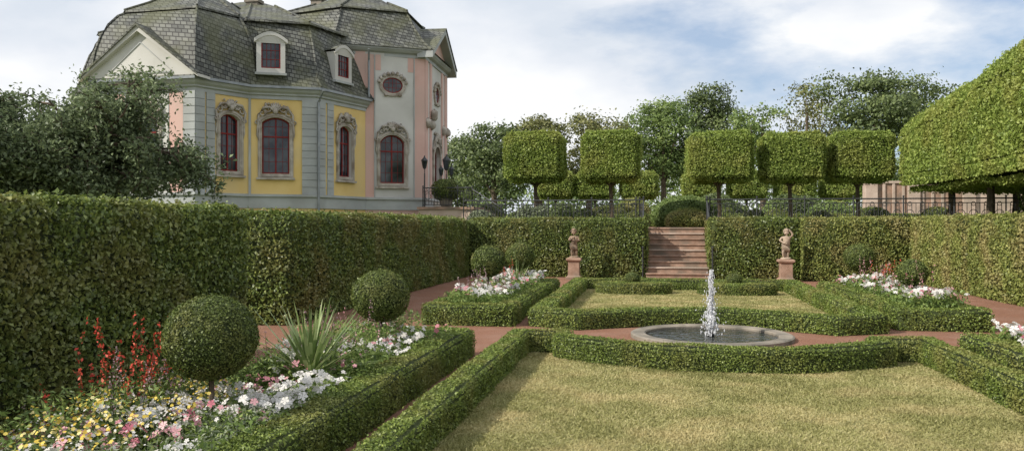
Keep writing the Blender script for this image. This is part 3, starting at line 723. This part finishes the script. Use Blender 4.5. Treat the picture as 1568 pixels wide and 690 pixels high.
def crest(F,uc,zt,w,s=1):
    for k in range(7):
        a_=math.radians(30+20*k); l=.3*s
        OR.tube([pt(F,uc,zt+.12,.08),pt(F,uc+l*.6*math.cos(a_),zt+.12+l*.6*math.sin(a_),.16),pt(F,uc+l*math.cos(a_),zt+.15+l*1.15*math.sin(a_),.1)],[.04*s,.06*s,.03*s],'stucco',6)
    for f in (-1,1):
        curl(F,uc+f*.34*s,zt+.22,.17*s,f,.05*s,1.2,math.pi)
        curl(F,uc+f*.56*s,zt+.02,.15*s,f,.045*s,1.1,math.pi*.6)
        curl(F,uc+f*(w/2+.2),zt-.35,.13*s,f,.04*s,1.2,2.2)
        OR.tube([pt(F,uc+f*.2,zt+.3,.1),pt(F,uc+f*.5,zt+.25,.14),pt(F,uc+f*.72*s,zt-.05,.1),pt(F,uc+f*(w/2+.16),zt-.5,.08),pt(F,uc+f*(w/2+.2),zt-.9,.06),pt(F,uc+f*(w/2+.12),zt-1.2,.05)],[.05,.07,.05,.05,.04,.02],'stucco',6)
    for i in range(16): OR.blob(pt(F,uc+U(-.5,.5)*s,zt+U(0,.45)*s,.08),U(.04,.08)*s,'stucco',6,5,.25)
    OR.blob(pt(F,uc,zt+.12,.15),(.11*s,.11*s,.14*s),'stucco',8,6,.1)
def window(F,u0,u1,z0,z1,uc,w,zs,zt,k,rise=.22,ms=.17,orn=True):
    O=arch(uc,w,zs,zt,rise); wallhole(F,u0,u1,z0,z1,O,k)
    h=zt-zs; bars(F,O,3 if w>.8 else 1,[(zs+h*.22,.014),(zs+h*.45,.014),(zs+h*.66,.06),(zs+h*.84,.014)],.06)
    if ms: strip(TR,F,O,.004,ms,.06,-.01,'stucco'); strip(TR,F,O,ms*.4,ms*.75,.09,.05,'stucco'); TR.fb(F,uc-w/2-ms-.06,uc+w/2+ms+.06,zs-ms-.09,zs-ms-.002,-.01,.15,'stucco')
    if orn: crest(F,uc,zt+ms*.8,w)
def plain(F,u0,u1,z0,z1,k,d=0): W.add([pt(F,u0,z0,d),pt(F,u1,z0,d),pt(F,u1,z1,d),pt(F,u0,z1,d)],[(0,1,2,3)],k)
def quoin(F,u0,u1,z0,z1,d=.07):
    n=max(1,round((z1-z0)/.31)); h=(z1-z0)/n
    for i in range(n): TR.fb(F,u0,u1,z0+i*h+.014,z0+(i+1)*h-.014,-.01,d,'wgrey')
    TR.fb(F,u0+.01,u1-.01,z0,z1,-.015,d-.03,'wgrey')
def lower(F,u0,u1,k='wyellow',win=None):
    if win: 
        O=arch(win,.95,.9,2.2,.3); wallhole(F,u0,u1,-.5,ZB0,O,k); bars(F,O,3,[(1.5,.05)]); strip(TR,F,O,.004,.15,.05,-.01,'wwhite')
    else: plain(F,u0,u1,-.5,ZB0,k)
F=frame(A,B_); L=F[3]; window(F,0,L,ZB1,ZC,L/2+.02,1.0,4.1,6.45,'wwhite')
plain(F,.55,1.2,ZB1,7.25,'wpink',.012); plain(F,L-1.2,L-.55,ZB1,7.25,'wpink',.012)
quoin(F,.0,.5,ZB1,7.3); quoin(F,L-.5,L+.04,ZB1,7.3); lower(F,0,L,win=L/2)
for u in(1.2,L-1.24): TR.fb(F,u,u+.04,ZB1,7.28,-.01,.03,'wgrey')
F=frame(B_,Cc); L=F[3]; window(F,0,L,ZB1,ZC,1.62,.95,4.1,6.5,'wyellow'); quoin(F,-.02,.42,ZB1,7.3); quoin(F,.5,.9,ZB1,7.3,.05); lower(F,0,L)
F=frame(Cc,E_); L=F[3]; window(F,0,L,ZB1,ZC,1.15,1.15,4.05,6.5,'wyellow'); quoin(F,L-.62,L+.02,ZB1,7.3); lower(F,0,L,win=1.0)
TR.fb(F,.02,.12,ZB1,7.3,-.01,.04,'wgrey')
F=frame(E_,F_); L=F[3]; window(F,0,L,ZB1,ZC,2.0,.95,4.05,6.4,'wyellow'); quoin(F,-.02,.55,ZB1,7.3); quoin(F,.7,1.15,ZB1,7.3,.04); lower(F,0,L)
F=frame(A2,A); plain(F,0,F[3],-.5,ZC,'wyellow'); quoin(F,F[3]-.5,F[3]+.02,ZB1,7.3)
F=frame(E2,A2); window(F,0,F[3],ZB1,ZC,1.4,1.1,4.05,6.4,'wyellow'); quoin(F,0,.6,ZB1,7.3); plain(F,0,F[3],-.5,ZB1,'wyellow')
F=frame(F2,E2); plain(F,0,F[3],-.5,ZC,'wyellow')
F=frame((-27.5,46),F2); plain(F,0,F[3],-.5,ZC,'wyellow')
ZT=10.35
F=frame(F_,G); L=F[3]
window(F,0,L,ZB1,7.3,1.32,1.2,3.85,6.2,'wwhite',.35)
def oval(F,uc,zc,a_,b2,k,u0,u1,z0,z1):
    O=[(uc+a_*math.cos(t),zc+b2*math.sin(t)) for t in np.linspace(0,2*math.pi,20,endpoint=False)][::-1]
    plain(F,u0,u1,z0,z1,k); WN.add([pt(F,*p_,.012) for p_ in O[::-1]],[tuple(range(20))],'glass')
    strip(WN,F,O,-.05,0,.03,-.01,'redframe'); strip(TR,F,O,.0,.16,.08,-.01,'stucco')
    for u in(-.3,0,.3): WN.fb(F,uc+u*a_*1.2-.009,uc+u*a_*1.2+.009,zc-b2*.88,zc+b2*.88,.013,.02,'redframe')
    for z in(-.3,.3): WN.fb(F,uc-a_*.88,uc+a_*.88,zc+z*b2-.008,zc+z*b2+.008,.014,.021,'redframe')
    for t in np.linspace(.3,2.85,9): OR.blob(pt(F,uc+(a_+.2)*math.cos(t),zc+(b2+.2)*math.sin(t),.08),(.09,.09,.1),'stucco',7,5,.25)
    for t in (-1.0,-2.1): OR.blob(pt(F,uc+(a_+.18)*math.cos(t),zc+(b2+.18)*math.sin(t),.07),(.1,.08,.07),'stucco',7,5,.25)
oval(F,1.32,8.6,.5,.38,'wwhite',0,L,7.3,ZT)
plain(F,0,.42,ZB1,ZT-.3,'wpink',.013); plain(F,L-.5,L,ZB1,ZT-.3,'wpink',.013); plain(F,.42,.75,9.3,ZT-.3,'wpink',.011); plain(F,L-.85,L-.5,9.3,ZT-.3,'wpink',.011); lower(F,0,L,'wpink',1.32)
for u in(.42,L-.56): TR.fb(F,u,u+.05,ZB1,ZT-.3,-.01,.05,'wgrey')
F=frame(G,Hh); L=F[3]
O=arch(2.5,1.4,3.0,5.9,.5); wallhole(F,0,L,2.9,7.3,O,'wwhite'); bars(F,O,1,[(4.9,.08),(3.9,.04)]); strip(TR,F,O,.004,.2,.1,-.01,'stucco'); crest(F,2.5,6.1,1.4,1.1)
plain(F,0,L,-.5,2.9,'wpink'); oval(F,2.5,8.6,.45,.4,'wwhite',0,L,7.3,ZT)
for u0,u1 in((.0,.55),(1.0,1.4),(3.6,4.0),(L-.55,L)): plain(F,u0,u1,ZB1,ZT-.3,'wpink',.05); OR.blob(pt(F,(u0+u1)/2,6.9,.1),(.2,.2,.25),'stucco',8,6,.2); TR.fb(F,u0,u1,ZB1,ZT-.3,-.01,.048,'wpink')
OR.blob(pt(F,1.2,7.4,.2),(.2,.2,.3),'stucco',8,6,.2)
W.add([pt(F,-.1,ZT,.06),pt(F,L+.1,ZT,.06),pt(F,L/2,ZT+1.5,.06)],[(0,1,2)],'wpink')
for s in(0,1):
    a_=(-.35,ZT-.02) if s==0 else (L+.35,ZT-.02); c_=(L/2,ZT+1.72)
    TR.add([pt(F,*a_,.5),pt(F,*c_,.5),pt(F,c_[0],c_[1]-.3,.5),pt(F,a_[0],a_[1]-.3,.5),pt(F,*a_,-.3),pt(F,*c_,-.3),pt(F,c_[0],c_[1]-.3,-.3),pt(F,a_[0],a_[1]-.3,-.3)],[(0,1,2,3),(0,4,5,1),(3,2,6,7),(0,3,7,4)],'wgrey')
    TR.add([pt(F,a_[0],a_[1]+.04,.56),pt(F,c_[0],c_[1]+.04,.56),pt(F,c_[0],c_[1]+.05,-4),pt(F,a_[0],a_[1]+.05,-4)],[(0,1,2,3)],'slate')
for p0,p1 in (((-14.9,36.55),F_),((-19.5,37.8),(-14.9,36.55)),(Hh,(-13.5,46)),((-13.5,46),(-27.5,46))):
    F=frame(p0,p1); plain(F,0,F[3],-.5 if p0==Hh else 6,ZT,'wpink')
front=[F2,E2,A2,A,B_,Cc,E_,F_]
def sw(pts,prof,k,closed=False,T_=TR):
    V,T=sweep_arr(pts,prof,closed); T_.add(V.tolist(),T.tolist(),k)
front2=front+[G,Hh]
sw(front2,[(-.05,ZB0),(.06,ZB0),(.06,ZB1-.14),(.15,ZB1-.1),(.15,ZB1),(-.05,ZB1+.02)],'wgrey')
sw(front,[(-.02,7.28),(.05,7.28),(.05,7.42),(.14,7.46),(.14,7.52),(.26,7.6),(.34,7.72),(.34,7.8),(-.1,7.82)],'wgrey')
sw(front,[(.32,7.70),(.42,7.72),(.42,7.82),(.3,7.83)],'zinc')
tow=[(-19.5,37.8),(-14.9,36.55),G,Hh,(-13.5,46)]
sw(tow,[(-.02,ZT-.35),(.06,ZT-.35),(.06,ZT-.2),(.2,ZT-.14),(.32,ZT-.02),(.32,ZT+.06),(-.1,ZT+.08)],'wgrey')
RF=MB()
def loft(poly,ctr,rings,k='slate'):
    n=len(poly);V=[];Fs=[]
    for sc,z,*c2 in rings:
        cx,cy=c2 if c2 else ctr
        V+=[(cx+(x-ctr[0])*sc,cy+(y-ctr[1])*sc,z) for x,y in poly]
    for r in range(len(rings)-1):
        for i in range(n): Fs.append((r*n+i,r*n+(i+1)%n,(r+1)*n+(i+1)%n,(r+1)*n+i))
    Fs.append(tuple(range((len(rings)-1)*n,len(rings)*n))); RF.add(V,Fs,k)
    # lead hip rolls
    for i in range(n): RF.tube([(V[r*n+i][0],V[r*n+i][1],V[r*n+i][2]+.03) for r in range(len(rings)-1)],.055,'slate',5)
def offs(poly,d):
    P,O=mitre(poly,True); return [(p[0]+o[0]*d,p[1]+o[1]*d) for p,o in zip(P,O)]
pav=[A,B_,Cc,(-17.17,38),(-23.9,38),A2]
pc=(-20.55,34.6)
loft(offs(pav,.42),pc,[(1,7.81),(.985,8.05),(.965,8.5),(.94,9.1),(.90,9.7),(.84,10.25),(.76,10.7),(.68,10.95),(.71,10.93),(.705,11.02),(.5,11.55),(.25,12.3),(.02,12.9)])
wing=[E2,A2,Cc,E_,F_,(-13.6,45.5),(-27.5,45.5),F2]
wc=(-20.5,39.5)
loft(offs(wing,.42),wc,[(1,7.80),(.965,8.1),(.94,8.6),(.92,9.2),(.895,9.8),(.865,10.35),(.835,10.8),(.86,10.82),(.855,10.92),(.6,11.75),(.35,12.6),(.1,13.3)])
twp=[(-19.5,37.8),(-14.9,36.55),G,Hh,(-13.5,46),(-19.5,46)]
loft(offs(twp,.4),(-15.3,41.2),[(1,ZT+.06),(.95,ZT+.25),(.88,ZT+.6),(.8,ZT+1.1),(.72,ZT+1.75),(.66,ZT+2.15),(.69,ZT+2.16),(.68,ZT+2.24),(.4,ZT+2.9),(.04,ZT+4.0)])
F=frame(A,B_); L=F[3]; zp=7.84
W.add([pt(F,-.4,zp,.40),pt(F,L+.4,zp,.40),pt(F,L/2,zp+1.95,.40)],[(0,1,2)],'wwhite')
strip(TR,F,[(.75,zp+.2),(L/2,zp+1.4),(L-.75,zp+.2)],.0,.06,.43,.39,'wgrey')
for s in(0,1):
    a_=(-.55,zp) if s==0 else (L+.55,zp); c_=(L/2,zp+2.12)
    TR.add([pt(F,*a_,.62),pt(F,*c_,.62),pt(F,c_[0],c_[1]-.26,.62),pt(F,a_[0],a_[1]-.1,.62),pt(F,*a_,-.3),pt(F,*c_,-.3),pt(F,c_[0],c_[1]-.26,-.3),pt(F,a_[0],a_[1]-.1,-.3)],[(0,1,2,3),(0,4,5,1),(3,2,6,7),(0,3,7,4)],'wwhite')
    RF.add([pt(F,a_[0],a_[1]+.05,.7),pt(F,c_[0],c_[1]+.05,.7),pt(F,c_[0],c_[1]+.1,-3.2),pt(F,a_[0],a_[1]+.06,-3.2)],[(0,1,2,3)],'slate')
    RF.add([pt(F,a_[0],a_[1]+.05,.7),pt(F,c_[0],c_[1]+.05,.7),pt(F,c_[0],c_[1]-.05,.7),pt(F,a_[0],a_[1]-.05,.7)],[(0,1,2,3)],'slate')
def dormer(F,uc,d,zs,w,h):
    O=arch(uc,w,zs,zs+h,.2); 
    TR.fb(F,uc-w/2-.2,uc-w/2,zs-.25,zs+h-.1,d-1.6,d,'wwhite'); TR.fb(F,uc+w/2,uc+w/2+.2,zs-.25,zs+h-.1,d-1.6,d,'wwhite'); TR.fb(F,uc-w/2,uc+w/2,zs-.25,zs,d-1.6,d,'wwhite')
    TR.fb(F,uc-w/2-.26,uc+w/2+.26,zs-.3,zs-.2,d-.5,d+.08,'wgrey')
    WN.add([pt(F,*p_,d-.1) for p_ in O[::-1]],[tuple(range(len(O)))],'glass')
    strip(WN,F,O,-.05,0,d-.03,d-.12,'redframe')
    for u in(-.17,.17,0): WN.fb(F,uc+u*w*1.3-.01,uc+u*w*1.3+.01,zs+.04,zs+h-.05,d-.09,d-.075,'redframe')
    for z in(.3,.6): WN.fb(F,uc-w/2+.04,uc+w/2-.04,zs+h*z-.01,zs+h*z+.01,d-.088,d-.073,'redframe')
    n=10;a=[]
    for i in range(n+1):
        t=-1+2*i/n; a.append((uc+t*(w/2+.3),zs+h-.12+.4*math.cos(t*1.4)))
    for p,q in zip(a,a[1:]):
        TR.add([pt(F,*p,d+.08),pt(F,*q,d+.08),pt(F,q[0],q[1]-.16,d+.08),pt(F,p[0],p[1]-.16,d+.08)],[(3,2,1,0)],'wwhite')
        RF.add([pt(F,p[0],p[1]+.02,d+.1),pt(F,q[0],q[1]+.02,d+.1),pt(F,q[0],q[1]+.02,d-2.2),pt(F,p[0],p[1]+.02,d-2.2)],[(0,1,2,3)],'slate')
        RF.add([pt(F,p[0],p[1]-.14,d+.06),pt(F,q[0],q[1]-.14,d+.06),pt(F,q[0],zs+h-.22,d-.02),pt(F,p[0],zs+h-.22,d-.02)],[(0,1,2,3)],'wwhite')
dormer(frame(Cc,E_),.95,.2,8.6,.8,1.3)
dormer(frame(E_,F_),1.7,.15,8.6,.8,1.2)
dormer(frame(A2,A),1.2,.1,8.7,.8,1.1)
TR.tube([(E_[0]+.45,E_[1]-.3,7.7),(E_[0]+.16,E_[1]-.14,7.2),(E_[0]+.16,E_[1]-.14,0)],.06,'zinc',8)
TR.tube([(F_[0]+.3,F_[1]-.35,10.2),(F_[0]+.22,F_[1]-.12,9.7),(F_[0]+.22,F_[1]-.12,7.7)],.055,'zinc',8)
for x,y,z in((-19.4,37.4,13.0),(-17.6,41,14)): RF.box(x-.3,x+.3,y-.25,y+.25,10.5,z,'stone'); RF.box(x-.37,x+.37,y-.32,y+.32,z-.2,z-.05,'stone')
W.done('walls',H); WN.done('windows',H); OR.done('rocaille_ornaments',H,smooth=True); TR.done('cornices_and_pilasters',H); RF.done('slate_roofs',H)

b=MB()
b.box(-10.9,-8.3,37.2,44,0,2.55,'pinkstone'); b.box(-10.95,-8.2,37.1,44.05,2.56,2.68,'sandstone')
for i in range(5): b.box(-8.19+i*.3,-8.19+(i+1)*.3-.003,38,42,TZ-.1,2.55-.17*(i+0),'sandstone')
b.done('entrance_platform')
railing('iron_railing',(-10.7,37.25),(-8.3,37.25),2.68,2.68,.9)
railing('iron_railing',(-8.3,37.25),(-6.8,36.6),2.6,TZ,.9)
def lantern(x,y,z,s=1,side=True):
    b=MB()
    b.tube([(x,y,TZ),(x,y,TZ+.3),(x,y,z-.3)],[.07,.04,.03],'iron',8)
    def head(cx,cy,cz,q):
        b.rev((cx,cy,cz),[(.04*q,-.08*q),(.09*q,-.02*q),(.09*q,0)],'iron',6); b.rev((cx,cy,cz),[(.08*q,.0),(.13*q,.28*q)],'glass',6); b.rev((cx,cy,cz),[(.16*q,.28*q),(.14*q,.33*q),(.04*q,.44*q),(.02*q,.52*q)],'iron',6)
        for k in range(6):
            a_=k*math.pi/3; b.tube([(cx+.085*q*math.cos(a_),cy+.085*q*math.sin(a_),cz),(cx+.135*q*math.cos(a_),cy+.135*q*math.sin(a_),cz+.28*q)],.008,'iron',4)
    head(x,y,z,1.2*s)
    b.tube([(x,y,z-.5*s),(x,y,z-.08)],.02,'iron',6)
    if side:
        for f in(-1,1):
            b.tube([(x,y,z-.5*s),(x+f*.12*s,y,z-.6*s),(x+f*.22*s,y,z-.5*s),(x+f*.24*s,y,z-.3*s)],.018,'iron',6)
            head(x+f*.24*s,y,z-.28*s,.8*s)
    b.done('iron_lantern')
lantern(-9.9,38.6,4.6,1.1); lantern(-10.75,37.7,4.6,.9,False)
e=empty('potted_round_shrub'); b=MB(); b.rev((-9.7,37.8,2.68),[(.2,0),(.26,.05),(.32,.35),(.36,.38),(.34,.42)],'stone',16); b.done('pot',e)
V,T=ball_arr((-9.7,37.8,3.5),.6,.75,3); foliage('crown',V,T,900,.07,'ball',disp=.06,parent=e)

b=MB()
for x in (12.0,14.2,17.0): 
    b.box(x-.32,x+.32,47.4,48.1,TZ,4.5,'pinkstone'); b.box(x-.42,x+.42,47.3,48.2,4.51,4.7,'pinkstone'); b.rev((x,47.75,4.7),[(.15,0),(.1,.1),(.24,.3),(.26,.5),(.12,.65),(.05,.8)],'pinkstone',12)
b.box(12.33,16.67,47.6,47.9,TZ,4.1,'sandstone'); b.box(12.33,16.67,47.5,48.0,4.11,4.25,'pinkstone'); b.box(17.33,24,47.6,47.9,TZ,3.6,'pinkstone')
for i in range(8): b.box(12.6+i*.5,12.75+i*.5,47.52,47.6,TZ,4.1,'pinkstone')
b.done('sandstone_garden_wall',bevel=.02)

# ------------------------------------------------------------ world, sun, camera
w=bpy.data.worlds.new('World'); bpy.context.scene.world=w; w.use_nodes=True; nt=w.node_tree; nt.nodes.clear(); L=nt.links; N=nt.nodes
out=N.new('ShaderNodeOutputWorld'); bg=N.new('ShaderNodeBackground'); bg.inputs['Strength'].default_value=.122
sk=N.new('ShaderNodeTexSky'); sk.sky_type='NISHITA'; sk.sun_disc=False
sun_dir=Vector((-.84,-.55,.74)).normalized()
el=math.asin(sun_dir.z); sk.sun_elevation=el; sk.sun_rotation=math.atan2(sun_dir.x,sun_dir.y)%(2*math.pi)
tc=N.new('ShaderNodeTexCoord')
mp=N.new('ShaderNodeMapping'); mp.inputs['Scale'].default_value=(1,1,2.4); mp.inputs['Location'].default_value=(.3,1.7,.2); L.new(tc.outputs['Generated'],mp.inputs[0])
n1=N.new('ShaderNodeTexNoise'); n1.inputs['Scale'].default_value=3.4; n1.inputs['Detail'].default_value=10; n1.inputs['Roughness'].default_value=.56; L.new(mp.outputs[0],n1.inputs['Vector'])
vd=N.new('ShaderNodeVectorMath'); vd.operation='DOT_PRODUCT'; L.new(tc.outputs['Generated'],vd.inputs[0]); vd.inputs[1].default_value=(.3,.93,.22)
mr=N.new('ShaderNodeMapRange'); mr.inputs['From Min'].default_value=.9; mr.inputs['From Max'].default_value=.995; mr.inputs['To Min'].default_value=.2; mr.inputs['To Max'].default_value=-.05; L.new(vd.outputs['Value'],mr.inputs['Value'])
ad=N.new('ShaderNodeMath'); ad.operation='ADD'; L.new(n1.outputs['Fac'],ad.inputs[0]); L.new(mr.outputs[0],ad.inputs[1])
r1=ramp(nt,[(.40,(.12,.12,.12)),(.56,(1,1,1))]); L.new(ad.outputs[0],r1.inputs[0])
n2=N.new('ShaderNodeTexNoise'); n2.inputs['Scale'].default_value=3.6; n2.inputs['Detail'].default_value=9; L.new(mp.outputs[0],n2.inputs['Vector'])
r2=ramp(nt,[(.36,(6.0,6.5,7.2)),(.46,(7.0,7.3,7.8)),(.58,(8.2,8.3,8.4))]); L.new(n2.outputs['Fac'],r2.inputs[0])
skc=N.new('ShaderNodeMix'); skc.data_type='RGBA'; skc.inputs['Factor'].default_value=.5; L.new(sk.outputs[0],skc.inputs[6]); skc.inputs[7].default_value=(3.6,4.8,6.8,1)
mx=N.new('ShaderNodeMix'); mx.data_type='RGBA'; L.new(r1.outputs[0],mx.inputs['Factor']); L.new(skc.outputs[2],mx.inputs[6]); L.new(r2.outputs[0],mx.inputs[7])
L.new(mx.outputs[2],bg.inputs['Color']); L.new(bg.outputs[0],out.inputs[0])
ld=bpy.data.lights.new('sun','SUN'); ld.energy=5.0; ld.angle=math.radians(.6); ld.color=(1,.93,.82)
lo=bpy.data.objects.new('sun',ld); lo.rotation_euler=sun_dir.to_track_quat('Z','Y').to_euler(); C.objects.link(lo)
cd=bpy.data.cameras.new('camera'); cd.sensor_width=36; cd.lens=28.47; cd.clip_end=3000
co=bpy.data.objects.new('camera',cd); co.location=(0,0,1.8); co.rotation_euler=(math.radians(90),0,math.radians(9.75)); C.objects.link(co)
bpy.context.scene.camera=co
vs=bpy.context.scene.view_settings; vs.view_transform='Standard'; vs.look='None'; vs.exposure=0
